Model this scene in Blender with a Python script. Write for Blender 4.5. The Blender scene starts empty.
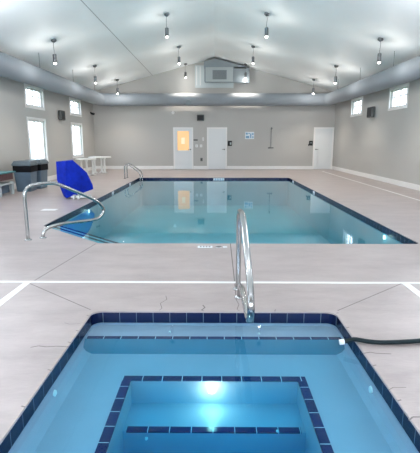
import bpy, bmesh, math, random
from mathutils import Vector, Matrix
random.seed(7)
C = bpy.context.scene.collection
scn = bpy.context.scene
PI = math.pi

# ------------------------------------------------------------------ camera
PITCH = math.radians(11.374); YAW = math.radians(0.5225)
cd = bpy.data.cameras.new('camera'); cam = bpy.data.objects.new('camera', cd); C.objects.link(cam)
cd.sensor_fit = 'HORIZONTAL'; cd.sensor_width = 36; cd.lens = 430.0/420.0*36
cd.clip_start = 0.05; cd.clip_end = 300
cam.location = (0, 0, 1.5); cam.rotation_euler = (PI/2-PITCH, 0, YAW)
scn.camera = cam
# ------------------------------------------------------------------ exposure
vs = scn.view_settings
vs.view_transform = 'Standard'; vs.look = 'None'; vs.gamma = 1; vs.use_curve_mapping = False
vs.exposure = 0.2
# ------------------------------------------------------------------ world
w = bpy.data.worlds.new('world'); scn.world = w; w.use_nodes = True
nt = w.node_tree; bg = nt.nodes['Background']
tcn = nt.nodes.new('ShaderNodeTexCoord'); sep = nt.nodes.new('ShaderNodeSeparateXYZ')
rmp = nt.nodes.new('ShaderNodeValToRGB')
rmp.color_ramp.elements[0].position = 0.0; rmp.color_ramp.elements[0].color = (0.80, 0.90, 1.0, 1)
rmp.color_ramp.elements[1].position = 0.7; rmp.color_ramp.elements[1].color = (0.66, 0.80, 1.0, 1)
nt.links.new(tcn.outputs['Generated'], sep.inputs[0]); nt.links.new(sep.outputs['Z'], rmp.inputs[0])
nt.links.new(rmp.outputs[0], bg.inputs['Color'])
bg.inputs['Strength'].default_value = 7.0

W = 6.2; YN = -1.6; YB = 22.7; EAVE = 3.87; APEX = 5.51
def area(name, loc, target, sx, sy, power, col):
    l = bpy.data.lights.new(name, 'AREA'); l.shape = 'RECTANGLE'; l.size = sx; l.size_y = sy
    l.energy = power; l.color = col
    o = bpy.data.objects.new(name, l); C.objects.link(o); o.location = loc
    o.rotation_euler = (Vector(target)-Vector(loc)).to_track_quat('-Z', 'Y').to_euler()
    return o
# added fill panel behind the camera, set at the unseen end wall
area('end_fill_light', (0, YN+0.03, 1.65), (0, 10, 4.9), 10.5, 1.25, 150, (0.92, 0.95, 1.0))
# added fill lights without fixtures, spread over the near half of the hall
for xx, yy in ((-4.57, 8.7), (4.63, 8.7), (-4.57, 6.2), (-1.4, 4.4), (1.53, 4.4), (4.63, 6.0), (-4.57, 0.3), (-1.4, 0.3), (1.53, 0.3), (4.63, 0.3)):
    l = bpy.data.lights.new('near_fill_light', 'POINT'); l.energy = 115 if yy > 8 else (50 if yy > 3 else 25); l.shadow_soft_size = 0.25
    l.color = (0.93, 0.94, 1.0)
    o = bpy.data.objects.new('near_fill_light', l); C.objects.link(o)
    o.location = (xx, yy, APEX-0.265*abs(xx)-(1.15 if abs(xx) > 3 else 0.8))

# ------------------------------------------------------------------ helpers
def tag(o, label=None, cat=None, group=None, kind=None):
    if label: o['label'] = label
    if cat: o['category'] = cat
    if group: o['group'] = group
    if kind: o['kind'] = kind
    return o
def empty(name, loc=(0, 0, 0), rz=0, parent=None):
    o = bpy.data.objects.new(name, None); C.objects.link(o); o.location = loc; o.rotation_euler = (0, 0, rz)
    o.empty_display_size = 0.1
    if parent: o.parent = parent
    return o
def obj(name, bm, mats, parent=None, smooth=False, bevel=0, loc=None):
    me = bpy.data.meshes.new(name)
    bmesh.ops.recalc_face_normals(bm, faces=bm.faces[:])
    bm.to_mesh(me); bm.free()
    if not isinstance(mats, (list, tuple)): mats = [mats]
    for m in mats: me.materials.append(m)
    if smooth:
        for p in me.polygons: p.use_smooth = True
    o = bpy.data.objects.new(name, me); C.objects.link(o)
    if parent: o.parent = parent
    if loc: o.location = loc
    if bevel:
        b = o.modifiers.new('bevel', 'BEVEL'); b.width = bevel; b.segments = 2; b.limit_method = 'ANGLE'
    return o
def nb(): return bmesh.new()
def box(bm, x0, x1, y0, y1, z0, z1, mi=0, M=None):
    vs_ = [bm.verts.new(Vector(c) if M is None else M @ Vector(c)) for c in
          [(x0,y0,z0),(x1,y0,z0),(x1,y1,z0),(x0,y1,z0),(x0,y0,z1),(x1,y0,z1),(x1,y1,z1),(x0,y1,z1)]]
    for f in [(0,3,2,1),(4,5,6,7),(0,1,5,4),(1,2,6,5),(2,3,7,6),(3,0,4,7)]:
        bm.faces.new([vs_[i] for i in f]).material_index = mi
    return bm
def bx(*a, **k): return box(nb(), *a, **k)
def tube(bm, pts, r, seg=10, cap=True, mi=0):
    pts = [Vector(p) for p in pts]; n = len(pts); rings = []
    rr = r if isinstance(r, (list, tuple)) else [r]*n
    t0 = (pts[1]-pts[0]).normalized()
    u = t0.orthogonal().normalized()
    for i, p in enumerate(pts):
        t = (pts[min(i+1, n-1)]-pts[max(i-1, 0)]).normalized()
        u = (u - t*u.dot(t)).normalized(); v = t.cross(u)
        rings.append([bm.verts.new(p+(u*math.cos(a)+v*math.sin(a))*rr[i]) for a in [2*PI*k/seg for k in range(seg)]])
    for a, b in zip(rings, rings[1:]):
        for k in range(seg):
            f = bm.faces.new([a[k], a[(k+1)%seg], b[(k+1)%seg], b[k]]); f.smooth = True; f.material_index = mi
    if cap:
        bm.faces.new(rings[0][::-1]).material_index = mi; bm.faces.new(rings[-1]).material_index = mi
    return bm
def lathe(bm, prof, seg=24, o=(0, 0, 0), mi=0):
    o = Vector(o); rings = []
    for r, z in prof:
        rings.append([bm.verts.new(o+Vector((r*math.cos(2*PI*k/seg), r*math.sin(2*PI*k/seg), z))) for k in range(seg)])
    for a, b in zip(rings, rings[1:]):
        for k in range(seg):
            bm.faces.new([a[k], a[(k+1)%seg], b[(k+1)%seg], b[k]]).material_index = mi
    bm.faces.new(rings[0][::-1]).material_index = mi; bm.faces.new(rings[-1]).material_index = mi
    return bm
def catmull(p, n=6):
    p = [Vector(q) for q in p]; out = []
    for i in range(len(p)-1):
        a, b, c, d = p[max(i-1, 0)], p[i], p[i+1], p[min(i+2, len(p)-1)]
        for k in range(n):
            t = k/n
            out.append(0.5*((2*b)+(c-a)*t+(2*a-5*b+4*c-d)*t*t+(3*b-a-3*c+d)*t**3))
    out.append(p[-1]); return out
def rpoly(pts, r, seg=6):
    out = []; n = len(pts)
    for i in range(n):
        p0, p, p1 = Vector(pts[i-1]), Vector(pts[i]), Vector(pts[(i+1)%n])
        a = (p0-p).normalized(); b = (p1-p).normalized(); ang = a.angle(b)
        d = r/math.tan(ang/2); s, e = p+a*d, p+b*d
        c = p+(a+b).normalized()*(r/math.sin(ang/2))
        for k in range(seg+1):
            t = k/seg; q = s.lerp(e, t); out.append(c+(q-c).normalized()*r)
    return out

# ------------------------------------------------------------------ materials
def mat(name, col, rough=0.5, metal=0, noise=None, bump=None, spec=None, emit=None, es=0, alpha=None, coat=0):
    m = bpy.data.materials.new(name); m.use_nodes = True; t = m.node_tree; b = t.nodes['Principled BSDF']
    b.inputs['Base Color'].default_value = (*col, 1); b.inputs['Roughness'].default_value = rough
    b.inputs['Metallic'].default_value = metal
    if spec is not None: b.inputs['Specular IOR Level'].default_value = spec
    if coat: b.inputs['Coat Weight'].default_value = coat; b.inputs['Coat Roughness'].default_value = 0.2
    if emit: b.inputs['Emission Color'].default_value = (*emit, 1); b.inputs['Emission Strength'].default_value = es
    if noise or bump:
        tc = t.nodes.new('ShaderNodeTexCoord')
    if noise:
        sc, amt = noise
        n = t.nodes.new('ShaderNodeTexNoise'); n.inputs['Scale'].default_value = sc; n.inputs['Detail'].default_value = 6
        n.inputs['Roughness'].default_value = 0.65
        r = t.nodes.new('ShaderNodeValToRGB')
        r.color_ramp.elements[0].position = 0.3; r.color_ramp.elements[0].color = (*[c*(1-amt) for c in col], 1)
        r.color_ramp.elements[1].position = 0.7; r.color_ramp.elements[1].color = (*[min(1, c*(1+amt)) for c in col], 1)
        t.links.new(tc.outputs['Object'], n.inputs['Vector']); t.links.new(n.outputs['Fac'], r.inputs[0])
        t.links.new(r.outputs[0], b.inputs['Base Color'])
    if bump:
        sc, st = bump
        n2 = t.nodes.new('ShaderNodeTexNoise'); n2.inputs['Scale'].default_value = sc; n2.inputs['Detail'].default_value = 4
        bp = t.nodes.new('ShaderNodeBump'); bp.inputs['Strength'].default_value = st; bp.inputs['Distance'].default_value = 0.01
        t.links.new(tc.outputs['Object'], n2.inputs['Vector']); t.links.new(n2.outputs['Fac'], bp.inputs['Height'])
        t.links.new(bp.outputs[0], b.inputs['Normal'])
    return m
M = {}
M['wall'] = mat('greige_wall_paint', (0.47, 0.465, 0.445), 0.55, bump=(60, 0.15))
M['ceil'] = mat('white_ceiling_paint', (0.88, 0.92, 0.92), 0.6, noise=(0.6, 0.02), bump=(30, 0.1))
M['seam'] = mat('ceiling_seam', (0.45, 0.47, 0.47), 0.8)
M['white'] = mat('white_trim_paint', (0.84, 0.84, 0.83), 0.4)
M['door'] = mat('white_door_paint', (0.76, 0.79, 0.80), 0.35)
M['duct'] = mat('painted_duct_metal', (0.28, 0.315, 0.35), 0.65, metal=0.0)
M['steel'] = mat('polished_stainless_steel', (0.44, 0.45, 0.45), 0.16, metal=1.0)
M['nickel'] = mat('brushed_nickel', (0.22, 0.23, 0.24), 0.4, metal=1.0)
M['dark'] = mat('dark_plastic', (0.02, 0.022, 0.025), 0.5, spec=0.3)
M['dgrey'] = mat('dark_grey_fixture', (0.11, 0.12, 0.12), 0.5)
M['grey'] = mat('grey_sheet_metal', (0.24, 0.28, 0.30), 0.4, metal=0.3)
M['lgrey'] = mat('light_grey_panel', (0.42, 0.47, 0.48), 0.5)
M['lpanel'] = mat('pale_panel', (0.60, 0.66, 0.67), 0.5)
M['black'] = mat('black_bin_opening', (0.006, 0.006, 0.008), 0.6, spec=0.1)
M['joint'] = mat('deck_joint_filler', (0.20, 0.18, 0.175), 0.9)
M['hose'] = mat('dark_rubber_hose', (0.008, 0.018, 0.022), 0.5, spec=0.2)
M['bulb'] = mat('lamp_glass_lit', (1, 1, 1), 0.3, emit=(1.0, 0.97, 0.92), es=14)
M['blue'] = mat('royal_blue_cover_fabric', (0.003, 0.02, 0.34), 0.8, noise=(5, 0.35), bump=(9, 0.9), spec=0.15)
M['bin'] = mat('grey_bin_plastic', (0.09, 0.14, 0.19), 0.45, noise=(6, 0.1))
M['binlid'] = mat('grey_bin_hood_plastic', (0.10, 0.13, 0.15), 0.4)
M['teal'] = mat('teal_tabletop', (0.06, 0.20, 0.22), 0.4)
M['red'] = mat('reddish_wood', (0.13, 0.06, 0.06), 0.6, noise=(12, 0.3))
M['plastic'] = mat('white_moulded_plastic', (0.80, 0.82, 0.80), 0.35)
M['grass'] = mat('lawn_grass', (0.10, 0.22, 0.05), 0.9, noise=(2, 0.4))
M['leaf'] = mat('hedge_leaves', (0.10, 0.30, 0.08), 0.8, noise=(3, 0.5), bump=(8, 1.0))
M['siding'] = mat('pale_fence_boards', (0.45, 0.60, 0.68), 0.7)
M['amber'] = mat('amber_lit_door_glass', (0.3, 0.2, 0.1), 0.25, emit=(1.0, 0.56, 0.22), es=0.72)
M['milk'] = mat('milky_lit_door_glass', (0.3, 0.3, 0.2), 0.25, emit=(0.95, 0.78, 0.52), es=0.72)
M['signblue'] = mat('sign_blue', (0.20, 0.42, 0.62), 0.5)
M['signwhite'] = mat('sign_white', (0.80, 0.86, 0.90), 0.5)
M['pl2'] = mat('small_light_lens', (1, 1, 1), 0.2, emit=(0.9, 1.0, 0.95), es=1.6)
M['pl'] = mat('pool_light_lens', (1, 1, 1), 0.2, emit=(1.0, 0.95, 0.80), es=9)

def deck_mat():
    m = bpy.data.materials.new('broom_finished_concrete'); m.use_nodes = True; t = m.node_tree; b = t.nodes['Principled BSDF']
    tc = t.nodes.new('ShaderNodeTexCoord')
    n = t.nodes.new('ShaderNodeTexNoise'); n.inputs['Scale'].default_value = 1.6; n.inputs['Detail'].default_value = 8; n.inputs['Roughness'].default_value = 0.7
    mp = t.nodes.new('ShaderNodeMapping'); mp.inputs['Scale'].default_value = (0.7, 1.6, 1)
    r = t.nodes.new('ShaderNodeValToRGB'); e = r.color_ramp.elements
    e[0].position = 0.3; e[0].color = (0.33, 0.28, 0.27, 1); e[1].position = 0.68; e[1].color = (0.48, 0.42, 0.405, 1)
    n2 = t.nodes.new('ShaderNodeTexNoise'); n2.inputs['Scale'].default_value = 40; n2.inputs['Detail'].default_value = 3
    mp2 = t.nodes.new('ShaderNodeMapping'); mp2.inputs['Scale'].default_value = (0.35, 3, 1)
    bp = t.nodes.new('ShaderNodeBump'); bp.inputs['Strength'].default_value = 0.25; bp.inputs['Distance'].default_value = 0.01
    mr = t.nodes.new('ShaderNodeMapRange'); mr.inputs['To Min'].default_value = 0.26; mr.inputs['To Max'].default_value = 0.42
    L = t.links.new
    L(tc.outputs['Object'], mp.inputs[0]); L(mp.outputs[0], n.inputs['Vector']); L(n.outputs['Fac'], r.inputs[0]); L(r.outputs[0], b.inputs['Base Color'])
    L(n.outputs['Fac'], mr.inputs['Value']); L(mr.outputs[0], b.inputs['Roughness'])
    L(tc.outputs['Object'], mp2.inputs[0]); L(mp2.outputs[0], n2.inputs['Vector']); L(n2.outputs['Fac'], bp.inputs['Height']); L(bp.outputs[0], b.inputs['Normal'])
    return m
M['deck'] = deck_mat()
def tile_mat(name, col, wid, grout, mort=0.0022):
    m = bpy.data.materials.new(name); m.use_nodes = True; t = m.node_tree; b = t.nodes['Principled BSDF']
    uv = t.nodes.new('ShaderNodeTexCoord'); br = t.nodes.new('ShaderNodeTexBrick')
    br.offset = 0; br.inputs['Scale'].default_value = 1.0
    br.inputs['Brick Width'].default_value = wid; br.inputs['Row Height'].default_value = 0.15
    br.inputs['Mortar Size'].default_value = mort; br.inputs['Mortar Smooth'].default_value = 0.1
    br.inputs['Color1'].default_value = (*col, 1); br.inputs['Color2'].default_value = (*[c*1.35 for c in col], 1)
    br.inputs['Mortar'].default_value = (*grout, 1)
    t.links.new(uv.outputs['UV'], br.inputs['Vector']); t.links.new(br.outputs['Color'], b.inputs['Base Color'])
    b.inputs['Roughness'].default_value = 0.2; b.inputs['Specular IOR Level'].default_value = 0.2
    return m
M['tile'] = tile_mat('navy_waterline_tile', (0.004, 0.010, 0.045), 0.15, (0.16, 0.22, 0.27))
M['tile2'] = tile_mat('navy_trim_tile_with_grout', (0.004, 0.010, 0.07), 0.145, (0.55, 0.70, 0.76), 0.0028)
def schlick(t, f0):
    lw = t.nodes.new('ShaderNodeLayerWeight'); lw.inputs['Blend'].default_value = 0.5
    pw = t.nodes.new('ShaderNodeMath'); pw.operation = 'POWER'; pw.inputs[1].default_value = 5
    ma = t.nodes.new('ShaderNodeMath'); ma.operation = 'MULTIPLY_ADD'; ma.inputs[1].default_value = 1-f0; ma.inputs[2].default_value = f0
    t.links.new(lw.outputs['Facing'], pw.inputs[0]); t.links.new(pw.outputs[0], ma.inputs[0]); return ma
def water_mat(name, tint, sc, st):
    m = bpy.data.materials.new(name); m.use_nodes = True; t = m.node_tree; t.nodes.remove(t.nodes['Principled BSDF'])
    out = t.nodes['Material Output']
    tr = t.nodes.new('ShaderNodeBsdfTransparent'); tr.inputs[0].default_value = (*tint, 1)
    gl = t.nodes.new('ShaderNodeBsdfGlossy'); gl.inputs['Roughness'].default_value = 0.03; gl.inputs[0].default_value = (0.95, 0.98, 1, 1)
    fr = schlick(t, 0.02)
    mx = t.nodes.new('ShaderNodeMixShader')
    tc = t.nodes.new('ShaderNodeTexCoord'); n = t.nodes.new('ShaderNodeTexNoise'); n.inputs['Scale'].default_value = sc; n.inputs['Detail'].default_value = 2
    bp = t.nodes.new('ShaderNodeBump'); bp.inputs['Strength'].default_value = st; bp.inputs['Distance'].default_value = 0.02
    L = t.links.new
    L(tc.outputs['Object'], n.inputs['Vector']); L(n.outputs['Fac'], bp.inputs['Height']); L(bp.outputs[0], gl.inputs['Normal'])
    L(fr.outputs[0], mx.inputs[0]); L(tr.outputs[0], mx.inputs[1]); L(gl.outputs[0], mx.inputs[2]); L(mx.outputs[0], out.inputs['Surface'])
    return m
M['water'] = water_mat('pool_water_surface', (0.62, 0.90, 0.94), 2.2, 0.03)
M['spawater'] = water_mat('hot_tub_water_surface', (0.9, 0.95, 1.0), 3.0, 0.04)
va = M['spawater'].node_tree.nodes.new('ShaderNodeVolumeAbsorption'); va.inputs['Color'].default_value = (0.03, 0.86, 0.985, 1); va.inputs['Density'].default_value = 2.5
M['spawater'].node_tree.links.new(va.outputs[0], M['spawater'].node_tree.nodes['Material Output'].inputs['Volume'])
def glass_mat():
    m = bpy.data.materials.new('clear_window_glass'); m.use_nodes = True; t = m.node_tree; t.nodes.remove(t.nodes['Principled BSDF'])
    tr = t.nodes.new('ShaderNodeBsdfTransparent'); gl = t.nodes.new('ShaderNodeBsdfGlossy'); gl.inputs['Roughness'].default_value = 0.02
    fr = schlick(t, 0.04); mx = t.nodes.new('ShaderNodeMixShader')
    t.links.new(fr.outputs[0], mx.inputs[0]); t.links.new(tr.outputs[0], mx.inputs[1]); t.links.new(gl.outputs[0], mx.inputs[2])
    t.links.new(mx.outputs[0], t.nodes['Material Output'].inputs['Surface']); return m
M['glass'] = glass_mat()
M['plaster'] = mat('aqua_pool_plaster', (0.17, 0.43, 0.52), 0.5, noise=(1.2, 0.06))
M['spaplaster'] = mat('blue_hot_tub_plaster', (0.39, 0.37, 0.44), 0.5, noise=(2.5, 0.05))
M['riser'] = mat('blue_hot_tub_plaster_darkened', (0.012, 0.15, 0.23), 0.5, noise=(5, 0.12))  # tub plaster darkened in its colour for the depth tone of the riser

# ------------------------------------------------------------------ floor, pools
PO = rpoly([(3.05, 6.18), (3.05, 17.6), (-3.05, 17.6), (-3.05, 7.50), (-1.70, 6.18)], 0.10)
SX = 1.08; SY0 = 1.35; SY1 = 3.615
SO = rpoly([(SX, SY0), (SX, SY1), (-SX, SY1), (-SX, SY0)], 0.09)
def floor_mesh():
    bm = nb()
    es = []
    for z, loops in ((0, None),):
        for loop in ([(-W, YN), (W, YN), (W, YB), (-W, YB)], PO, SO):
            v = [bm.verts.new((p[0], p[1], 0)) for p in loop]
            for i in range(len(v)): es.append(bm.edges.new((v[i], v[(i+1) % len(v)])))
    bmesh.ops.triangle_fill(bm, use_beauty=True, use_dissolve=False, edges=es)
    top = bm.faces[:]
    bmesh.ops.recalc_face_normals(bm, faces=top)
    if top[0].normal.z < 0:
        for f in top: f.normal_flip()
    r = bmesh.ops.extrude_face_region(bm, geom=top)
    bmesh.ops.translate(bm, verts=[g for g in r['geom'] if isinstance(g, bmesh.types.BMVert)], vec=(0, 0, -0.014))
    def strip(a, b, wd, mi=1, z=0.0012):
        a, b = Vector(a), Vector(b); d = (b-a).normalized(); n = Vector((-d.y, d.x))*wd/2
        f = bm.faces.new([bm.verts.new((q.x, q.y, z)) for q in (a-n, b-n, b+n, a+n)]); f.material_index = mi
    def crack(pts, wd):
        for a, b in zip(pts, pts[1:]): strip(a, b, wd)
    strip((-1.11, 3.64), (-1.99, 4.38), 0.010); strip((1.11, 3.64), (1.99, 4.38), 0.010)
    strip((-1.95, 4.45), (-1.74, 6.16), 0.012)
    strip((0.245, 6.18), (0.225, 4.44), 0.012); strip((0.225, 4.38), (0.215, 3.9), 0.009)
    crack([(0.215, 3.9), (0.235, 3.78), (0.21, 3.66), (0.23, 3.63)], 0.006)
    crack([(-0.47, 4.0), (-0.45, 3.9), (-0.50, 3.8), (-0.47, 3.68), (-0.49, 3.63)], 0.006)
    crack([(-0.10, 3.76), (-0.08, 3.70), (-0.11, 3.64), (-0.09, 3.63)], 0.012)
    crack([(0.56, 3.66), (0.54, 3.62), (0.56, 3.63)], 0.006)
    crack([(-1.35, 2.92), (-1.30, 2.945), (-1.24, 2.93), (-1.16, 2.94), (-1.07, 2.93)], 0.010)
    crack([(-1.25, 3.36), (-1.2, 3.33), (-1.11, 3.34)], 0.004)
    crack([(1.07, 2.85), (1.13, 2.87), (1.16, 2.855), (1.27, 2.845)], 0.010)
    crack([(1.07, 2.39), (1.11, 2.42), (1.19, 2.42)], 0.006)
    crack([(1.065, 2.10), (1.10, 2.13), (1.16, 2.13)], 0.010)
    for yy in (3.5, 3.2, 3.0, 2.6, 2.2):      # small chips along the tub rim
        crack([(-1.08, yy), (-1.105, yy+0.01)], 0.010)
        crack([(1.08, yy+0.08), (1.105, yy+0.09)], 0.010)
    return bm
bmf = floor_mesh()
me = bpy.data.meshes.new('floor'); bmf.to_mesh(me); bmf.free()
for m_ in (M['deck'], M['joint']): me.materials.append(m_)
fl = bpy.data.objects.new('floor', me); C.objects.link(fl); tag(fl, kind='structure')

def uvstrip(bm, loop, z0, z1, mi=0, off=0.0, closed=True, v0=0.005):
    """vertical band following a loop, uv in metres"""
    uv = bm.loops.layers.uv.verify(); u = 0; n = len(loop)
    for i in range(n if closed else n-1):
        a, b = loop[i], loop[(i+1) % n]; l = (Vector(b)-Vector(a)).length
        vs_ = [bm.verts.new((a[0], a[1], z0)), bm.verts.new((b[0], b[1], z0)), bm.verts.new((b[0], b[1], z1)), bm.verts.new((a[0], a[1], z1))]
        f = bm.faces.new(vs_); f.material_index = mi
        for lp, q in zip(f.loops, ((u, v0), (u+l, v0), (u+l, v0+0.14), (u, v0+0.14))): lp[uv].uv = q
        u += l
def uvbar(bm, a, b, wd, z, th=0.012):
    """a row of trim tiles laid flat between a and b, as a low solid bar"""
    uv = bm.loops.layers.uv.verify(); a = Vector(a); b = Vector(b); d = (b-a); l = d.length; d.normalize(); n = Vector((-d.y, d.x))*wd/2
    q = [a-n, b-n, b+n, a+n]
    t = [bm.verts.new((p.x, p.y, z)) for p in q]; lo = [bm.verts.new((p.x, p.y, z-th)) for p in q]
    f = bm.faces.new(t); c = ((0, .005), (l, .005), (l, .145), (0, .145))
    for lp, k in zip(f.loops, c): lp[uv].uv = k
    for i in range(4):
        f = bm.faces.new([lo[i], lo[(i+1)%4], t[(i+1)%4], t[i]])
        for lp, k in zip(f.loops, [(c[i][0], .02), (c[(i+1)%4][0], .02), (c[(i+1)%4][0], .1), (c[i][0], .1)]): lp[uv].uv = k
def polyface(bm, pts, z, mi=0):
    f = bm.faces.new([bm.verts.new((p[0], p[1], z)) for p in pts]); f.material_index = mi; return f
def wallstrip(bm, loop, z0, z1, mi=0, closed=True):
    n = len(loop)
    for i in range(n if closed else n-1):
        a, b = loop[i], loop[(i+1) % n]
        f = bm.faces.new([bm.verts.new((a[0], a[1], z0)), bm.verts.new((b[0], b[1], z0)), bm.verts.new((b[0], b[1], z1)), bm.verts.new((a[0], a[1], z1))])
        f.material_index = mi
# ---- swimming pool
pool = tag(empty('swimming_pool', (0, 12, 0)), 'long rectangular indoor swimming pool of teal water with one cut corner', 'swimming pool')
def pobj(name, bm, m, par, **k):
    o = obj(name, bm, m, par, **k); 
    o.matrix_parent_inverse = par.matrix_basis.inverted() if par.type == 'EMPTY' else Matrix()
    return o
bpy.context.view_layer.update()
def W2(o, par):
    o.parent = par; o.matrix_parent_inverse = Matrix.Translation(-Vector(par.location)); return o
b = nb(); wallstrip(b, PO, -1.15, -0.14); polyface(b, PO, -1.15)
W2(obj('basin', b, M['plaster']), pool)
b = nb(); uvstrip(b, PO, -0.14, -0.014)
W2(obj('waterline_tile', b, M['tile']), pool)
WZ = -0.085
b = nb(); polyface(b, PO, WZ); W2(obj('water', b, M['water']), pool)
# corner entry steps parallel to the cut edge
dd = Vector((1.35, -1.32)).normalized(); nn = Vector((-dd.y, dd.x))
A0 = Vector((-3.05, 7.50)); B0 = Vector((-1.70, 6.18))
def cutpt(off):
    # parallel line offset into the pool, clipped by left wall and near wall
    a = A0+nn*off; t = (-3.045-a.x)/dd.x; pa = a+dd*t
    t2 = (6.185-a.y)/dd.y; pb = a+dd*t2; return pa, pb
zs = [(0.40, -0.125), (0.56, -0.145)]
for off, z in zs:
    pa, pb = cutpt(off); b = nb()
    poly = [A0, B0, pb, pa]
    polyface(b, poly, z); wallstrip(b, [pb, pa], -1.15, z, closed=False)
    W2(obj('step', b, M['plaster']), pool)
    b = nb(); uvbar(b, pa-nn*0.035, pb-nn*0.035, 0.05, z+0.006); W2(obj('step_edge_tile', b, M['tile']), pool)
for s, ys in ((-1, (15.6, 12.9, 10.3)), (1, (16.6, 13.1, 9.9))):
    for yy in ys[:2]:
        W2(obj('depth_tile', bx(s*3.05-0.004 if s > 0 else -3.05, 3.05 if s > 0 else -3.046, yy-0.12, yy+0.12, -0.09, -0.03), M['signwhite']), pool)
for x, y, z in ((-3.05, 10.3, -0.2), (3.05, 7.5, -0.2)):
    b = nb(); tube(b, [(x, y, z), (x-math.copysign(0.02, x), y, z)], 0.04, 16)
    W2(obj('pool_light', b, M['pl2']), pool)
    l = bpy.data.lights.new('pool_light_glow', 'POINT'); l.energy = 0.6; l.shadow_soft_size = 0.05; l.color = (0.8, 1, 0.95)
    o = bpy.data.objects.new('pool_light_glow', l); C.objects.link(o); o.location = (x-math.copysign(0.08, x), y, z)
b = bx(-0.02, 0.42, 17.6-0.004, 17.6, -0.088, -0.032); W2(obj('depth_tile', b, M['signwhite']), pool)
for k in range(4):
    W2(obj('depth_figure', bx(0.03+k*0.1, 0.09+k*0.1, 17.592, 17.596, -0.08, -0.045), M['signblue']), pool)

# ---- hot tub
tub = tag(empty('hot_tub', (0, 2.4, 0)), 'sunken square hot tub of bright blue water edged in navy tile', 'hot tub')
YL0 = 3.25; SEAT = -0.22; STEP = -0.135
PX0, PX1 = -0.665, 0.675; PY1 = 2.905; PY0 = 1.75; TW = 0.062
IX0, IX1, IY1 = PX0+TW, PX1-TW, PY1-TW
b = nb()
wallstrip(b, SO, SEAT-0.002, -0.110)
# seat ring with a raised entry ledge on the far side
def rect(b, x0, x1, y0, y1, z, mi=0): polyface(b, [(x0, y0), (x1, y0), (x1, y1), (x0, y1)], z, mi)
rect(b, -SX, IX0, SY0, SY1, SEAT); rect(b, IX1, SX, SY0, SY1, SEAT); rect(b, IX0, IX1, IY1, SY1, SEAT); rect(b, IX0, IX1, SY0, PY0, SEAT)
PB = -0.66
wallstrip(b, [(IX0, PY0), (IX1, PY0), (IX1, IY1), (IX0, IY1)], PB, SEAT)
rect(b, IX0, IX1, PY0, IY1, PB)
# coved foot of the side walls
for s in (-1, 1):
    prof = [(SX, -0.13), (SX-0.012, -0.17), (SX-0.035, -0.20), (SX-0.075, SEAT+0.001)]
    for (xa, za), (xb, zb) in zip(prof, prof[1:]):
        f = b.faces.new([b.verts.new((s*xa, SY0, za)), b.verts.new((s*xa, YL0, za)), b.verts.new((s*xb, YL0, zb)), b.verts.new((s*xb, SY0, zb))]); f.smooth = True
W2(obj('basin', b, M['spaplaster']), tub)
b = nb(); uvstrip(b, SO, -0.112, -0.014); W2(obj('waterline_tile', b, M['tile']), tub)
b = nb(); k = 1.012
so2 = [(p[0]*k, (p[1]-2.4)*k+2.4) for p in SO]
f0 = [b.verts.new((p[0], p[1], -0.068)) for p in so2]; f1 = [b.verts.new((p[0], p[1], -0.75)) for p in so2]
b.faces.new(f0); b.faces.new(f1[::-1])
for i in range(len(f0)): b.faces.new([f0[i], f0[(i+1) % len(f0)], f1[(i+1) % len(f0)], f1[i]])
W2(obj('water', b, M['spawater']), tub)
YL = 3.345
b = nb(); rect(b, -SX, SX, YL, SY1, STEP)
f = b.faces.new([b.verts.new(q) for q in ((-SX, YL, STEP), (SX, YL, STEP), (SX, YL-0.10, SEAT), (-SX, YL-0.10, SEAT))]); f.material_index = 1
W2(obj('entry_ledge', b, [M['spaplaster'], M['riser']]), tub)
b = nb(); uvbar(b, (-SX+0.01, YL+0.02), (SX-0.01, YL+0.02), 0.042, STEP+0.004); W2(obj('ledge_edge_tile', b, M['tile2']), tub)
b = nb()
uvbar(b, (PX0, PY1-TW/2), (PX1, PY1-TW/2), TW, SEAT+0.005)
uvbar(b, (PX0+TW/2, PY0), (PX0+TW/2, PY1-TW), TW, SEAT+0.005); uvbar(b, (PX1-TW/2, PY0), (PX1-TW/2, PY1-TW), TW, SEAT+0.005)
W2(obj('seat_edge_tile', b, M['tile2']), tub)
b = nb(); NY = 2.53; NZ = -0.40
rect(b, IX0, IX1, NY, IY1, NZ); wallstrip(b, [(IX0, NY), (IX1, NY)], PB, NZ, closed=False)
W2(obj('step', b, M['spaplaster']), tub)
b = nb(); uvbar(b, (IX0+0.02, NY+0.02), (IX1-0.03, NY+0.02), 0.05, NZ+0.005); W2(obj('step_edge_tile', b, M['tile2']), tub)
def jet(p, axis, r):
    b = nb(); p = Vector(p); tube(b, [p, p+Vector(axis)*0.012], [r, r*0.8], 14); W2(obj('jet', b, M['plastic']), tub)
jet((-1.07, 2.60, -0.17), (1, 0, 0), 0.026); jet((1.07, 2.65, -0.16), (-1, 0, 0), 0.026)
jet((-0.38, 3.47, STEP), (0, 0, 1), 0.010); jet((0.39, 3.44, STEP), (0, 0, 1), 0.010)
jet((-0.44, 2.49, -0.42), (0, -1, 0), 0.010); jet((0.42, 2.52, -0.38), (0, -1, 0), 0.008)
b = nb(); tube(b, [(-0.012, IY1, -0.285), (-0.012, IY1-0.015, -0.285)], 0.026, 20); W2(obj('tub_light', b, M['pl']), tub)
l = bpy.data.lights.new('tub_light_glow', 'POINT'); l.energy = 3.6; l.shadow_soft_size = 0.03; l.color = (1.0, 0.62, 0.45)
o = bpy.data.objects.new('tub_light_glow', l); C.objects.link(o); o.location = (-0.012, IY1-0.09, -0.275)

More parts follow.
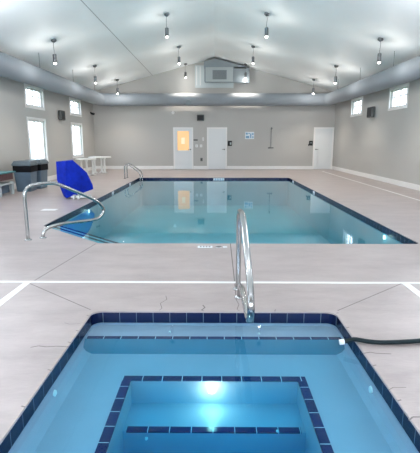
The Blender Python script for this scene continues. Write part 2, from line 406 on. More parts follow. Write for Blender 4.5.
# ---- white drain channels in the deck
def strip_obj(name, a, b_, wd, m, z=0.004):
    a, b_ = Vector(a), Vector(b_); d = (b_-a).normalized(); n = Vector((-d.y, d.x))*wd/2
    bm = nb(); lo = [bm.verts.new((q.x, q.y, 0.0005)) for q in (a-n, b_-n, b_+n, a+n)]; hi = [bm.verts.new((v.co.x, v.co.y, z)) for v in lo]
    bm.faces.new(hi)
    for i in range(4): bm.faces.new([lo[i], lo[(i+1)%4], hi[(i+1)%4], hi[i]])
    return obj(name, bm, m)
tag(strip_obj('trim_1', (-5.1, 4.41), (5.1, 4.41), 0.05, M['white']), kind='structure')
tag(strip_obj('trim_2', (-2.0, 4.38), (-2.0, YN+0.1), 0.075, M['white']), kind='structure')
tag(strip_obj('trim_3', (2.04, 4.38), (2.04, YN+0.1), 0.075, M['white']), kind='structure')
tag(strip_obj('trim_4', (5.15, 4.41), (5.3, 21.2), 0.06, M['white']), kind='structure')

# ------------------------------------------------------------------ walls and ceiling
T = 0.16
def wall_cells(bm, u0, u1, z0, z1, holes, mk):
    us = sorted({u0, u1, *[h[0] for h in holes], *[h[1] for h in holes]}); zz = sorted({z0, z1, *[h[2] for h in holes], *[h[3] for h in holes]})
    for a, b_ in zip(us, us[1:]):
        for c, d in zip(zz, zz[1:]):
            um, zm = (a+b_)/2, (c+d)/2
            if any(h[0] < um < h[1] and h[2] < zm < h[3] for h in holes): continue
            mk(a, b_, c, d)
LW = []; RW = []
for y0 in (19.05, 14.6, 10.15, 5.7, 1.25):
    LW += [(y0+0.07, y0+1.50, 2.64, 3.22), (y0+0.07, y0+1.50, 0.80, 2.17)]
for y0 in (18.65, 14.35, 10.0, 5.7, 1.4):
    RW += [(y0+0.08, y0+1.42, 2.60, 3.20)]
bm = nb(); wall_cells(bm, YN, YB, 0, EAVE, LW, lambda a, b_, c, d: box(bm, -W-T, -W, a, b_, c, d)); tag(obj('wall_left', bm, M['wall']), kind='structure')
bm = nb(); wall_cells(bm, YN, YB, 0, EAVE, RW, lambda a, b_, c, d: box(bm, W, W+T, a, b_, c, d)); tag(obj('wall_right', bm, M['wall']), kind='structure')
def gable(name, y0, y1, m, cut=None):
    bm = nb(); prof = [(-W-T, 0), (W+T, 0), (W+T, EAVE), (0, APEX+0.05), (-W-T, EAVE)]
    f = [bm.verts.new((x, y0, z)) for x, z in prof]; g = [bm.verts.new((x, y1, z)) for x, z in prof]
    bm.faces.new(f); bm.faces.new(g[::-1])
    for i in range(5): bm.faces.new([f[i], f[(i+1)%5], g[(i+1)%5], g[i]])
    return obj(name, bm, m)
tag(gable('wall_back', YB, YB+T, M['wall']), kind='structure')
# unseen end wall behind the camera, window openings added to let light in
bm = nb()
wall_cells(bm, -W, W, 0, EAVE, [(-5.5, -0.3, 0.95, 2.35), (0.3, 5.5, 0.95, 2.35)], lambda a, b_, c, d: box(bm, a, b_, YN-T, YN, c, d))
v = [bm.verts.new(q) for q in ((-W, YN, EAVE), (W, YN, EAVE), (0, YN, APEX+0.02), (-W, YN-T, EAVE), (W, YN-T, EAVE), (0, YN-T, APEX+0.02))]
bm.faces.new(v[:3]); bm.faces.new(v[3:][::-1])
tag(obj('wall_near', bm, M['wall']), kind='structure')
bm = nb()
for s in (-1, 1):
    a = [(0, YN-T, APEX), (0, YB+T, APEX), (s*(W+T), YB+T, EAVE-0.04), (s*(W+T), YN-T, EAVE-0.04)]
    lo = [bm.verts.new(q) for q in a]; hi = [bm.verts.new((q[0], q[1], q[2]+0.12)) for q in a]
    bm.faces.new(lo); bm.faces.new(hi[::-1])
    for i in range(4): bm.faces.new([lo[i], lo[(i+1)%4], hi[(i+1)%4], hi[i]])
    slope = (APEX-EAVE+0.04)/(W+T)
    xs = -3.1 if s < 0 else 3.6
    if s < 0:
        q = [(xs-0.012, YN, 0), (xs-0.012, YB, 0), (xs+0.012, YB, 0), (xs+0.012, YN, 0)]
        f = bm.faces.new([bm.verts.new((p[0], p[1], APEX-slope*abs(p[0])-0.002)) for p in q]); f.material_index = 1
tag(obj('ceiling', bm, [M['ceil'], M['seam']]), kind='structure')
def ceil_z(x): return APEX-(APEX-EAVE+0.04)/(W+T)*abs(x)
# baseboards
for nm, a in (('baseboard_left', (-W, -W+0.02, YN, YB, 0, 0.17)), ('baseboard_right', (W-0.02, W, YN, YB, 0, 0.17))):
    tag(obj(nm, bx(*a), M['white'], bevel=0.005), kind='structure')
bm = nb()
for x0, x1 in ((-W, -2.12), (-1.07, -0.37), (0.69, 5.13)): box(bm, x0, x1, YB-0.02, YB, 0, 0.17)
tag(obj('baseboard_back', bm, M['white'], bevel=0.005), kind='structure')

# windows
def window(n, side, y0, y1, z0, z1):
    s = side; root = tag(empty('window_%d' % n, (s*W, (y0+y1)/2, z0)), kind='structure')
    cw = 0.09; bm = nb()
    def B(a, b_, c, d, x0, x1):
        box(bm, min(s*x0, s*x1), max(s*x0, s*x1), a, b_, c, d)
    B(y0-cw, y1+cw, z1, z1+cw, W-0.022, W+0.002); B(y0-cw, y1+cw, z0-cw, z0, W-0.03, W+0.002)
    B(y0-cw, y0, z0, z1, W-0.022, W+0.002); B(y1, y1+cw, z0, z1, W-0.022, W+0.002)
    W2(obj('window_casing', bm, M['white'], bevel=0.004), root)
    bm = nb(); e = 0.045; X0, X1 = W+0.06, W+0.11
    B(y0, y1, z0, z0+e, X0, X1); B(y0, y1, z1-e, z1, X0, X1); B(y0, y0+e, z0+e, z1-e, X0, X1); B(y1-e, y1, z0+e, z1-e, X0, X1)
    ym = (y0+y1)/2; B(ym-0.02, ym+0.02, z0+e, z1-e, X0, X1)
    W2(obj('window_sash', bm, M['white']), root)
    bm = nb(); zt = z1-0.24
    if z1 > 2.5: B(y0+e, y1-e, zt-0.016, zt+0.016, X0+0.02, X1-0.01)
    for q in (0.25, 0.75): B(y0+(y1-y0)*q-0.014, y0+(y1-y0)*q+0.014, z0+e, z1-e, X0+0.02, X1-0.01)
    W2(obj('window_muntins', bm, M['white']), root)
    bm = nb(); B(y0+e, y1-e, z0+e, z1-e, W+0.083, W+0.087); W2(obj('window_pane', bm, M['glass']), root)
n = 1
for (a, b_, c, d) in LW[:]: window(n, -1, a, b_, c, d); n += 1
for (a, b_, c, d) in RW[:]: window(n, 1, a, b_, c, d); n += 1
for x0, x1 in ((-5.5, -0.3), (0.3, 5.5)):  # added windows in the unseen end wall, there to brighten the hall
    root = tag(empty('window_%d' % n, ((x0+x1)/2, YN, 0.95)), kind='structure'); n += 1
    bm = nb()
    box(bm, x0, x1, YN-0.12, YN-0.04, 0.95, 1.02); box(bm, x0, x1, YN-0.12, YN-0.04, 2.28, 2.35)
    for k in range(5): xx = x0+(x1-x0)*k/4; box(bm, max(x0, xx-0.04), min(x1, xx+0.04), YN-0.12, YN-0.04, 1.02, 2.28)
    W2(obj('window_sash', bm, M['white']), root)
    W2(obj('window_pane', bx(x0, x1, YN-0.083, YN-0.079, 1.0, 2.3), M['glass']), root)
# outside
bm = nb(); box(bm, -40, -W-T, -20, 45, -0.5, -0.45); box(bm, W+T, 40, -20, 45, -0.5, -0.45)
tag(obj('lawn', bm, M['grass']), kind='structure')
bm = nb()
for k in range(60): box(bm, -13.0, -12.9, 4+k*0.5, 4.46+k*0.5, -0.45, 1.7)
tag(obj('garden_fence', bm, M['siding']), kind='structure')

# doors
def door(n, x0, x1, glazed, lever):
    root = tag(empty('door_%d' % n, ((x0+x1)/2, YB, 0)), kind='structure'); z1 = 2.14; c = 0.075
    bm = nb(); box(bm, x0, x0+c, YB-0.03, YB, 0, z1-c); box(bm, x1-c, x1, YB-0.03, YB, 0, z1-c); box(bm, x0, x1, YB-0.03, YB, z1-c, z1)
    W2(obj('door_casing', bm, M['white'], bevel=0.004), root)
    a, b_ = x0+c, x1-c; y = YB-0.012; bm = nb()
    box(bm, a, b_, y, YB, 0.01, z1-c)
    wd = b_-a
    def panel(u0, u1, p0, p1):
        # raised moulding ring and field
        for (q0, q1, r0, r1) in ((u0, u1, p0, p0+0.022), (u0, u1, p1-0.022, p1), (u0, u0+0.022, p0, p1), (u1-0.022, u1, p0, p1)):
            box(bm, q0, q1, y-0.022, y, r0, r1)
        box(bm, u0+0.05, u1-0.05, y-0.016, y, p0+0.05, p1-0.05)
    if glazed:
        for (q0, q1, r0, r1) in ((a+0.10, b_-0.10, 0.93, 0.97), (a+0.10, b_-0.10, 1.95, 1.98), (a+0.10, a+0.14, 0.93, 1.98), (b_-0.14, b_-0.10, 0.93, 1.98)):
            box(bm, q0, q1, y-0.012, y, r0, r1)
        panel(a+0.12, b_-0.12, 0.2, 0.8)
    else:
        panel(a+0.13, b_-0.13, 1.08, 1.93); panel(a+0.13, b_-0.13, 0.2, 0.92)
    slab = W2(obj('door_slab', bm, M['door'], bevel=0.003), root)
    if glazed:
        W2(obj('door_glass', bx(a+0.14, b_-0.14, y-0.006, y, 0.97, 1.95), M['amber']), root)
        bm = nb()
        m0 = (a+b_)/2
        for k in range(2):
            for q in range(3): box(bm, m0-0.24+k*0.25, m0-0.03+k*0.25, y-0.009, y-0.006, 1.02+q*0.31, 1.29+q*0.31)
        g = W2(obj('glass_pattern', bm, M['amber']), root)
        W2(obj('lit_patch', bx(m0-0.10, m0+0.08, y-0.012, y-0.009, 1.30, 1.62), M['milk'], bevel=0.003), root)
    lx = (b_-0.07) if lever > 0 else (a+0.07)
    bm = nb(); tube(bm, [(lx, y, 1.02), (lx, y-0.012, 1.02)], 0.032, 16); tube(bm, [(lx, y-0.01, 1.02), (lx, y-0.055, 1.02)], 0.011, 10)
    tube(bm, [(lx, y-0.05, 1.02), (lx-lever*0.06, y-0.055, 1.02), (lx-lever*0.12, y-0.05, 1.015)], 0.010, 10)
    W2(obj('door_handle', bm, M['dgrey'], smooth=True), root)
door(1, -2.11, -1.075, True, 1); door(2, -0.365, 0.68, False, 1); door(3, 5.135, 6.17, False, -1)

# ------------------------------------------------------------------ air duct
R = 0.30; DZ = 3.46; XL = -5.62; XR = 5.66; YD = 22.15
path = [(XL, y, DZ) for y in (YN+0.05, 2, 6, 10, 14, 18, 21.0)]
cr = 0.5
path += [(XL+cr-cr*math.cos(a), YD-cr+cr*math.sin(a), DZ) for a in [k*PI/2/8 for k in range(9)]]
path += [(x, YD, DZ) for x in (-3, -1, 1, 3)]
path += [(XR-cr+cr*math.sin(a), YD-cr+cr*math.cos(a), DZ) for a in [k*PI/2/8 for k in range(9)]]
path += [(XR, y, DZ) for y in (21.0, 18, 14, 10, 6, 2, YN+0.05)]
duct = tag(empty('air_duct', (0, YD, DZ)), 'fat round grey air duct running along left, far and right walls under the ceiling', 'air duct')
bm = nb(); tube(bm, path, R, 32); W2(obj('duct_pipe', bm, M['duct']), duct)
bm = nb()
for y in (3.5, 6.5, 9.5, 12.5, 15.5, 18.5):
    for x in (XL, XR):
        b2 = nb(); tube(b2, [(x, y-0.03, DZ), (x, y+0.03, DZ)], R+0.006, 32, cap=False); W2(obj('duct_band', b2, M['duct']), duct)
for x in (-4.3, -0.9, -2.6, 0.9, 2.6, 4.3):
    b2 = nb(); tube(b2, [(x-0.03, YD, DZ), (x+0.03, YD, DZ)], R+0.006, 32, cap=False); W2(obj('duct_band', b2, M['duct']), duct)
bm.free()
for x, ys in ((-5.33, (10.3, 13.8, 17.0, 20.0)), (5.36, (10.5, 13.6, 16.6, 19.5))):
    for y in ys:
        b2 = nb(); tube(b2, [(x, y, DZ+0.2), (x, y, ceil_z(x))], 0.007, 6); W2(obj('hanger_rod', b2, M['nickel']), duct)
b2 = nb(); tube(b2, [(-1.25, YD-0.2, DZ-0.12), (-1.25, YD-0.38, DZ-0.16)], [0.12, 0.13], 18); tube(b2, [(-1.25, YD-0.2, DZ-0.14), (-1.45, YD-0.36, DZ-0.24)], 0.03, 8)
W2(obj('duct_damper', b2, M['grey']), duct)

# ------------------------------------------------------------------ air handling unit under the gable
ah = tag(empty('air_handler', (0.3, YB, 4.2)), 'grey boxy air handling unit with a grille high under the gable peak', 'air handler')
W2(obj('backing_panel', bx(-0.96, 0.98, YB-0.05, YB, 4.08, 5.16), M['lpanel'], bevel=0.01), ah)
bm = nb(); box(bm, -0.90, -0.86, YB-0.07, YB-0.05, 4.2, 5.1); box(bm, -0.72, -0.68, YB-0.07, YB-0.05, 4.2, 5.1); W2(obj('panel_batten', bm, M['white']), ah)
YU = YB-0.55
W2(obj('unit_body', bx(-0.46, 0.95, YU, YB-0.05, 4.31, 5.00), M['lgrey'], bevel=0.02), ah)
W2(obj('unit_side', bx(0.955, 1.74, YU+0.03, YB-0.001, 4.31, 4.95), M['grey'], bevel=0.02), ah)
bm = nb(); box(bm, -0.46, 1.76, YU-0.02, YU+0.0, 4.27, 4.315); box(bm, 0.93, 0.975, YU-0.02, YU, 4.315, 5.0); box(bm, -0.48, -0.42, YU-0.02, YU, 4.315, 5.25)
W2(obj('unit_frame', bm, M['grey']), ah)
bm = nb(); box(bm, -0.08, 0.62, YU-0.012, YU, 4.42, 4.86)
W2(obj('grille', bm, M['grey']), ah)
bm = nb()
for k in range(9): box(bm, -0.06, 0.60, YU-0.028, YU-0.012, 4.44+k*0.046, 4.456+k*0.046)
W2(obj('grille_slats', bm, M['dgrey']), ah)
bm = nb(); pr = [(-0.5, 5.0), (1.7, 5.0), (0.06, 5.40), (-0.5, 5.27)]
f = [bm.verts.new((x, YU+0.05, z)) for x, z in pr]; g = [bm.verts.new((x, YB, z)) for x, z in pr]
bm.faces.new(f); bm.faces.new(g[::-1])
for i in range(4): bm.faces.new([f[i], f[(i+1)%4], g[(i+1)%4], g[i]])
W2(obj('shaded_gable_wedge', bm, M['grey']), ah)  # grey wedge added above the unit, coloured for the gable wall in shade

# ------------------------------------------------------------------ pendant lamps
def pendant(x, y, drop, label):
    zc = ceil_z(x); root = empty('pendant_lamp', (x, y, zc))
    tag(root, label, 'lamp', 'pendant lamps on the sloped ceiling')
    s = 1 if x > 0 else -1
    b = nb(); lathe(b, [(0.075, 0.0), (0.08, -0.02), (0.07, -0.055), (0.03, -0.075), (0.012, -0.085)], 20)
    c = obj('ceiling_canopy', b, M['nickel'], root, smooth=True); c.rotation_euler = (0, math.radians(14.7)*s, 0)
    zt = -drop+0.30
    b = nb(); tube(b, [(0, 0, -0.07), (0.012*s, 0, -0.16), (-0.006, 0, zt+0.06), (0, 0, zt)], 0.007, 8); obj('cord', b, M['nickel'], root)
    b = nb(); lathe(b, [(0.012, zt+0.02), (0.05, zt), (0.055, zt-0.01), (0.055, zt-0.23), (0.05, zt-0.235)], 20); obj('lamp_shade', b, M['nickel'], root, smooth=False)
    b = nb(); lathe(b, [(0.040, zt-0.234), (0.038, zt-0.25), (0.026, zt-0.265), (0.008, zt-0.272)], 18); obj('bulb', b, M['bulb'], root, smooth=True)
    l = bpy.data.lights.new('pendant_glow', 'SPOT'); l.energy = 130; l.spot_size = math.radians(112); l.spot_blend = 0.7; l.shadow_soft_size = 0.05; l.color = (1.0, 0.88, 0.76)
    o = bpy.data.objects.new('pendant_spot_light', l); C.objects.link(o); o.location = (x, y, zc+zt-0.31)
    l = bpy.data.lights.new('pendant_point', 'POINT'); l.energy = 20 if abs(x) > 3 else (8 if y > 20 else 15); l.shadow_soft_size = 0.05; l.color = (1.0, 0.96, 0.92)
    o = bpy.data.objects.new('pendant_bulb_light', l); C.objects.link(o); o.location = (x, y, zc+zt-0.33)
rows = [(-4.57, (13.0, 17.3, 21.2), 'outer row over the left deck'), (-1.40, (13.6, 18.1, 22.05), 'row just left of the ceiling ridge'),
        (1.53, (13.45, 17.9, 21.95), 'row just right of the ceiling ridge'), (4.65, (12.85, 17.3, 21.05), 'outer row over the right deck')]
for x, ys, t in rows:
    for y, w_ in zip(ys, ('nearest', 'middle', 'farthest')):
        pendant(x, y, 0.70, 'small nickel cylinder pendant lamp, %s one of the %s' % (w_, t))

# ------------------------------------------------------------------ wall fittings
def wspeaker(loc, rz, label, cat='speaker', w_=0.36, h=0.30):
    root = tag(empty('wall_speaker', loc, rz), label, cat)       # local -y faces the room
    obj('speaker_box', bx(-w_/2, w_/2, -0.16, -0.03, 0, h), M['dgrey'], root, bevel=0.02)
    obj('speaker_grille', bx(-w_/2+0.03, w_/2-0.03, -0.168, -0.16, 0.03, h-0.03), M['dark'], root)
    obj('wall_bracket', bx(-0.05, 0.05, -0.03, 0, 0.05, h-0.05), M['dark'], root)
    return root
wspeaker((-0.69, YB, 2.46), 0, 'dark grey wall speaker mounted above the white doors on the far wall')
wspeaker((-W, 17.75, 2.28), PI/2, 'dark wall speaker between the two window stacks on the left wall', w_=0.42, h=0.38)
wspeaker((W, 17.35, 2.36), -PI/2, 'dark wall speaker between the two high windows on the right wall', w_=0.52, h=0.40)
cam_ = tag(empty('security_camera', (-W, 22.2, 2.75), PI/2), 'tiny dark security camera on left wall near the far corner', 'camera')
obj('camera_mount', bx(-0.04, 0.04, -0.06, 0, 0.05, 0.13), M['dark'], cam_)
b = nb(); tube(b, [(0, -0.04, 0.06), (0.0, -0.20, 0.02)], [0.05, 0.055], 14); obj('camera_body', b, M['dark'], cam_)
det = nb(); tube(det, [(-2.10, YB, 2.87), (-2.10, YB-0.03, 2.87), (-2.10, YB-0.045, 2.87)], [0.085, 0.085, 0.06], 20)
tag(obj('smoke_detector', det, M['white']), 'small round white detector on far wall above the glazed door', 'detector')
def plate(name, x, z, wd, h, m, label, cat, knob=True, m2=None):
    o = obj(name, bx(x-wd/2, x+wd/2, YB-0.012, YB, z-h/2, z+h/2), m, bevel=0.003); tag(o, label, cat)
    if knob: obj('toggle', bx(x-0.015, x+0.015, YB-0.02, YB-0.012, z-0.035, z+0.035), m2 or M['lgrey'], o)
    return o
plate('light_switch', -0.90, 1.20, 0.12, 0.14, M['white'], 'left one of two white light switches between the two middle doors', 'light switch')
plate('light_switch', -0.67, 1.20, 0.12, 0.14, M['white'], 'right one of two white light switches between the two middle doors', 'light switch')
plate('thermostat', -0.56, 1.55, 0.07, 0.16, M['white'], 'slim white control plate above the light switches on far wall', 'thermostat', True)
plate('door_sign', -0.95, 1.50, 0.22, 0.055, M['dark'], 'small black name strip beside the glazed door', 'sign', False)
plate('wall_outlet', -0.65, 0.50, 0.12, 0.17, M['dgrey'], 'dark wall outlet low between the two middle doors', 'outlet', True, M['dark'])
def phone(x, label):
    root = tag(empty('wall_phone', (x, YB, 1.2)), label, 'telephone')
    obj('phone_body', bx(-0.11, 0.11, -0.06, 0, 0.0, 0.26), M['dark'], root, bevel=0.012)
    b = nb(); tube(b, [(-0.055, -0.10, 0.02), (-0.055, -0.085, 0.13), (-0.055, -0.10, 0.25)], [0.03, 0.018, 0.03], 10); obj('handset', b, M['dark'], root)
    obj('keypad', bx(0.0, 0.08, -0.068, -0.06, 0.06, 0.18), M['lgrey'], root)
phone(0.82, 'black wall phone just right of the plain middle door')
root = tag(empty('fire_alarm_box', (5.0, YB, 1.2)), 'dark boxes mounted beside handle of the far right door', 'alarm box')
obj('alarm_box', bx(-0.09, 0.10, -0.07, 0, 0.02, 0.26), M['dark'], root, bevel=0.012)
obj('alarm_lever', bx(-0.13, -0.09, -0.05, -0.01, 0.0, 0.10), M['dark'], root, bevel=0.005)
obj('alarm_label', bx(-0.03, 0.04, -0.075, -0.07, 0.14, 0.17), M['lgrey'], root)
sg = tag(empty('pool_rules_sign', (1.84, YB, 1.55)), 'pale blue and white rules sign on the far wall', 'sign')
obj('sign_board', bx(-0.24, 0.23, -0.012, 0, 0.0, 0.36), M['signwhite'], sg)
b = nb()
for (x0, x1, z0, z1) in ((-0.20, -0.10, 0.22, 0.32), (-0.20, -0.02, 0.04, 0.16), (0.02, 0.09, 0.05, 0.28), (0.12, 0.20, 0.20, 0.30), (0.13, 0.20, 0.05, 0.14), (-0.07, 0.0, 0.25, 0.31)):
    box(b, x0, x1, -0.015, -0.012, z0, z1)
obj('sign_print', b, M['signblue'], sg)
sh = tag(empty('wall_shower', (2.94, YB, 1.08)), 'thin wall shower rail with head and valve on the far wall', 'shower')
b = nb(); tube(b, [(0, -0.03, 0.02), (0, -0.03, 1.0)], 0.012, 8); obj('riser_pipe', b, M['nickel'], sh)
b = nb(); tube(b, [(0, -0.03, 1.0), (0, -0.05, 1.06), (0, -0.14, 1.05), (0, -0.2, 0.98)], [0.012, 0.012, 0.012, 0.05], 10); obj('shower_head', b, M['nickel'], sh)
b = nb(); tube(b, [(-0.14, -0.035, 0.02), (0.14, -0.035, 0.02)], 0.025, 10); tube(b, [(0, -0.03, 0.02), (0, 0, 0.02)], 0.03, 10); obj('shower_valve', b, M['nickel'], sh)
b = nb(); tube(b, [(0, 0, 0.86), (0, -0.03, 0.86)], 0.02, 10); obj('pipe_bracket', b, M['nickel'], sh)

# ------------------------------------------------------------------ handrails
PROF = [(0, 0), (0, .42), (0.0, .66), (.03, .77), (.13, .83), (.34, .845), (.52, .82), (.80, .69), (1.08, .55), (1.25, .43), (1.31, .31), (1.24, .21), (1.08, .175), (.57, .18), (.34, .15), (.25, .09), (.23, 0)]
def handrail(A, d, label):
    d = Vector((d[0], d[1], 0)).normalized(); root = tag(empty('handrail', (A[0], A[1], 0), math.atan2(d.y, d.x)), label, 'handrail')
    b = nb(); tube(b, catmull([(s, 0, z) for s, z in PROF], 5), 0.027, 14); obj('rail_tube', b, M['steel'], root)
    for s in (0, 0.23):
        b = nb(); lathe(b, [(0.055, 0.0), (0.055, 0.006), (0.035, 0.016), (0.026, 0.018)], 20, (s, 0, 0)); obj('escutcheon', b, M['steel'], root, smooth=True)
handrail((-2.835, 6.37), (0.72, 0.70), 'looped stainless handrail beside cut corner steps of big pool')
handrail((0.25, 4.20), (0.012, -1), 'looped stainless handrail reaching over the hot tub entry')
for y, t in ((17.0, 'nearer'), (17.5, 'farther')):
    root = tag(empty('ladder_rail', (-3.52, y, 0)), '%s one of two steel grab rails at far left pool corner' % t, 'grab rail', 'grab rails at the far corner of the pool')
    b = nb(); tube(b, catmull([(0, 0, 0), (0, 0, .40), (.03, 0, .52), (.14, 0, .56), (.27, 0, .47), (.45, 0, .34), (.56, 0, .25), (.61, 0, .12), (.61, 0, -.3)], 5), 0.024, 10); obj('rail_tube', b, M['steel'], root)
    b = nb(); lathe(b, [(0.055, 0.0), (0.055, 0.006), (0.03, 0.018)], 16); obj('escutcheon', b, M['steel'], root)

# ------------------------------------------------------------------ hose
b = nb(); hp = catmull([(0.985, 3.035, 0.000), (1.06, 3.03, 0.022), (1.16, 3.00, 0.02), (1.27, 2.985, 0.02), (1.45, 3.0, 0.02), (1.62, 3.02, 0.02), (1.9, 3.0, 0.02), (2.3, 2.85, 0.02), (2.9, 2.9, 0.02)], 6)
tube(b, hp, 0.017, 12)
hs = tag(obj('hose', b, M['hose']), 'dark rubber hose lying over the right rim of hot tub', 'hose')
b = nb(); tube(b, [(0.955, 3.036, -0.004), (0.99, 3.035, 0.0)], 0.021, 12); obj('hose_end', b, M['signwhite'], hs)

# deck markers
mk = tag(empty('depth_marker', (-0.08, 5.98, 0)), 'white depth marker tiles set in deck between pool and hot tub', 'depth marker')
for x0, x1 in ((-0.13, 0.07), (0.10, 0.16), (0.19, 0.27)):
    pass
obj('marker_tile', bx(-0.15, 0.06, -0.055, 0.04, 0.0, 0.004), M['signwhite'], mk)
b = nb()
for k in range(4): box(b, -0.12+k*0.042, -0.095+k*0.042, -0.03, 0.02, 0.004, 0.005)
obj('marker_figures', b, M['dgrey'], mk)
b = nb(); lathe(b, [(0.045, 0.0), (0.045, 0.005)], 20, (0.15, -0.01, 0)); obj('no_diving_symbol', b, M['dgrey'], mk)
obj('marker_tile', bx(0.11, 0.19, -0.055, 0.035, 0.0, 0.004), M['signwhite'], mk)
obj('marker_tile', bx(0.21, 0.27, -0.045, 0.02, 0.0, 0.004), M['signwhite'], mk)
tag(obj('white_deck_patch', bx(-3.76, -3.44, 9.17, 9.38, 0.0, 0.006), M['white'], bevel=0.002), 'flat white rectangular patch on left deck before the blue cover', 'lid')  # plain white rectangle lying on the deck

# ------------------------------------------------------------------ pool lift and cover
pts = [(-3.80, 11.1, .965), (-3.62, 11.1, .985), (-3.57, 11.1, .95), (-3.29, 11.15, .675), (-3.17, 11.2, .35), (-3.16, 11.2, .24), (-3.46, 11.15, .13), (-3.83, 11.05, .02),
       (-4.16, 11.4, .945), (-4.17, 11.4, .46), (-4.0, 11.35, .03),
       (-4.25, 11.8, .93), (-3.85, 11.8, .97), (-3.52, 11.8, .62), (-3.36, 11.8, .30), (-4.15, 11.8, .05), (-3.5, 11.8, .14)]
b = nb()
for p in pts: b.verts.new(p)
r = bmesh.ops.convex_hull(b, input=b.verts[:])
bmesh.ops.delete(b, geom=[g for g in r['geom_interior'] if isinstance(g, bmesh.types.BMVert)], context='VERTS')
bmesh.ops.subdivide_edges(b, edges=b.edges[:], cuts=5, use_grid_fill=True)
from mathutils import noise as mn
for v in b.verts:
    k = mn.noise(v.co*Vector((5, 5, 2.2)).length*0.35); k2 = mn.noise(Vector((v.co.x*9, v.co.y*9, v.co.z*2)))
    v.co += Vector((0.5, -1, 0.1))*0.02*(k+k2)
for v in b.verts: v.co.z = max(v.co.z, 0.012)
cv = obj('lift_cover', b, M['blue'], smooth=False); tag(cv, 'royal blue fabric cover draped over pool lift at left poolside', 'cover')
lf = tag(empty('pool_lift', (-3.6, 11.3, 0)), 'white wheeled base of pool lift showing under blue cover', 'pool lift')
obj('lift_base', bx(-0.10, 0.42, -0.30, -0.16, 0.035, 0.075), M['plastic'], lf, bevel=0.01)
for x, y in ((0.0, -0.33), (0.12, -0.33), (0.38, -0.26)):
    b = nb(); tube(b, [(x-0.02, y, 0.05), (x+0.02, y, 0.05)], 0.05, 16); obj('caster_wheel', b, M['plastic'], lf)
    b = nb(); box(b, x-0.03, x+0.03, y-0.02, y+0.06, 0.06, 0.115); obj('caster_fork', b, M['lgrey'], lf)

# ------------------------------------------------------------------ trash bins
def bin_(x, y, rz, label, sc=1.0):
    root = tag(empty('trash_bin', (x, y, 0), rz), label, 'trash bin')
    w_, d_, h = 0.25*sc, 0.27*sc, 0.63
    b = nb(); k = 0.84
    lo = [b.verts.new(q) for q in ((-w_*k, -d_*k, 0), (w_*k, -d_*k, 0), (w_*k, d_*k, 0), (-w_*k, d_*k, 0))]
    hi = [b.verts.new((v.co.x/k, v.co.y/k, h)) for v in lo]
    b.faces.new(lo[::-1]); b.faces.new(hi)
    for i in range(4): b.faces.new([lo[i], lo[(i+1)%4], hi[(i+1)%4], hi[i]])
    obj('bin_body', b, M['bin'], root, bevel=0.02)
    obj('bin_opening_band', bx(-w_-0.012, w_+0.012, -d_-0.012, d_+0.012, h-0.06, h+0.13), M['black'], root, bevel=0.015)  # solid black band paints the dark of the opening under the hood
    b = nb(); z0 = h+0.13
    lo = [b.verts.new(q) for q in ((-w_-0.03, -d_-0.03, z0), (w_+0.03, -d_-0.03, z0), (w_+0.03, d_+0.03, z0), (-w_-0.03, d_+0.03, z0))]
    mid = [b.verts.new((v.co.x, v.co.y, z0+0.05)) for v in lo]
    hi = [b.verts.new((v.co.x*0.82, v.co.y*0.82, z0+0.14)) for v in lo]
    b.faces.new(lo[::-1]); b.faces.new(hi)
    for A_, B_ in ((lo, mid), (mid, hi)):
        for i in range(4): b.faces.new([A_[i], A_[(i+1)%4], B_[(i+1)%4], B_[i]])
    obj('bin_hood', b, M['binlid'], root, bevel=0.01)
    return root
bin_(-5.62, 12.85, 0.04, 'nearer grey trash bin with black opening band and hooded lid')
bin_(-5.60, 13.62, -0.03, 'farther grey trash bin directly behind another, below the left window')

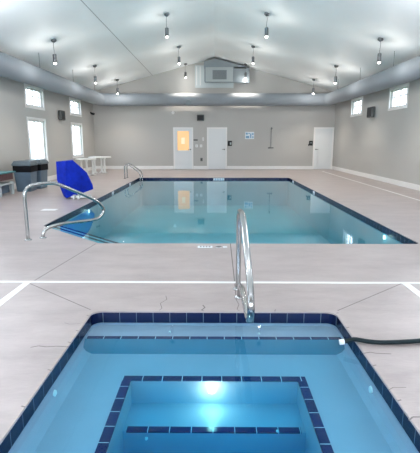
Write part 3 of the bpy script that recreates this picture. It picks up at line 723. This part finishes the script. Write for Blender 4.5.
# ------------------------------------------------------------------ picnic table at left edge
pt = tag(empty('picnic_table', (-5.75, 11.5, 0)), 'low teal topped table with reddish sides cut by left photo edge', 'table')
obj('tabletop', bx(-0.40, 0.13, -1.15, 0.72, 0.60, 0.64), M['teal'], pt, bevel=0.015)
obj('apron', bx(-0.34, 0.06, -1.1, 0.66, 0.42, 0.60), M['red'], pt)
obj('shelf_rail', bx(-0.30, 0.14, -1.1, 0.60, 0.30, 0.335), M['lgrey'], pt, bevel=0.01)
for x, y in ((-0.34, -1.0), (0.02, -1.0), (-0.34, -0.2), (0.02, -0.2), (-0.34, 0.52), (0.02, 0.52)):
    obj('leg', bx(x, x+0.07, y, y+0.10, 0, 0.36), M['lgrey'], pt, bevel=0.008)
obj('lower_panel', bx(-0.30, 0.0, -1.0, 0.5, 0.06, 0.30), M['bin'], pt)

# ------------------------------------------------------------------ white tables
def ptable(x, y, top, rx, ry, label, nlegs):
    root = tag(empty('plastic_table', (x, y, 0)), label, 'table', 'white tables below the left windows')
    b = nb(); lathe(b, [(1.0, top-0.035), (1.02, top-0.02), (1.0, top-0.004), (0.97, top)], 32)
    for v in b.verts: v.co.x *= rx; v.co.y *= ry
    obj('tabletop', b, M['plastic'], root)
    for lx, ly in nlegs:
        b = nb(); lathe(b, [(0.06, 0.05), (0.05, 0.12), (0.042, 0.25), (0.055, 0.32), (0.042, 0.40), (0.042, top-0.14), (0.065, top-0.06), (0.08, top-0.034)], 12, (lx, ly, 0))
        lg = obj('leg', b, M['plastic'], root, smooth=True)
        b = nb()
        for a in (0.6, 2.2, 3.8, 5.3):
            tube(b, [(lx, ly, 0.10), (lx+0.06*math.cos(a), ly+0.06*math.sin(a), 0.06), (lx+0.13*math.cos(a), ly+0.13*math.sin(a), 0.02)], [0.03, 0.025, 0.02], 8)
        obj('foot', b, M['plastic'], lg)
ptable(-5.19, 19.75, 0.755, 0.50, 0.50, 'white oval plastic table with turned legs, nearer the far wall', [(-0.22, -0.1), (0.22, -0.1), (0.0, 0.25)])
ptable(-5.45, 18.45, 0.72, 0.42, 0.50, 'white plastic table with turned legs, half behind the blue cover', [(-0.2, 0.0), (0.05, -0.1), (0.25, 0.1)])
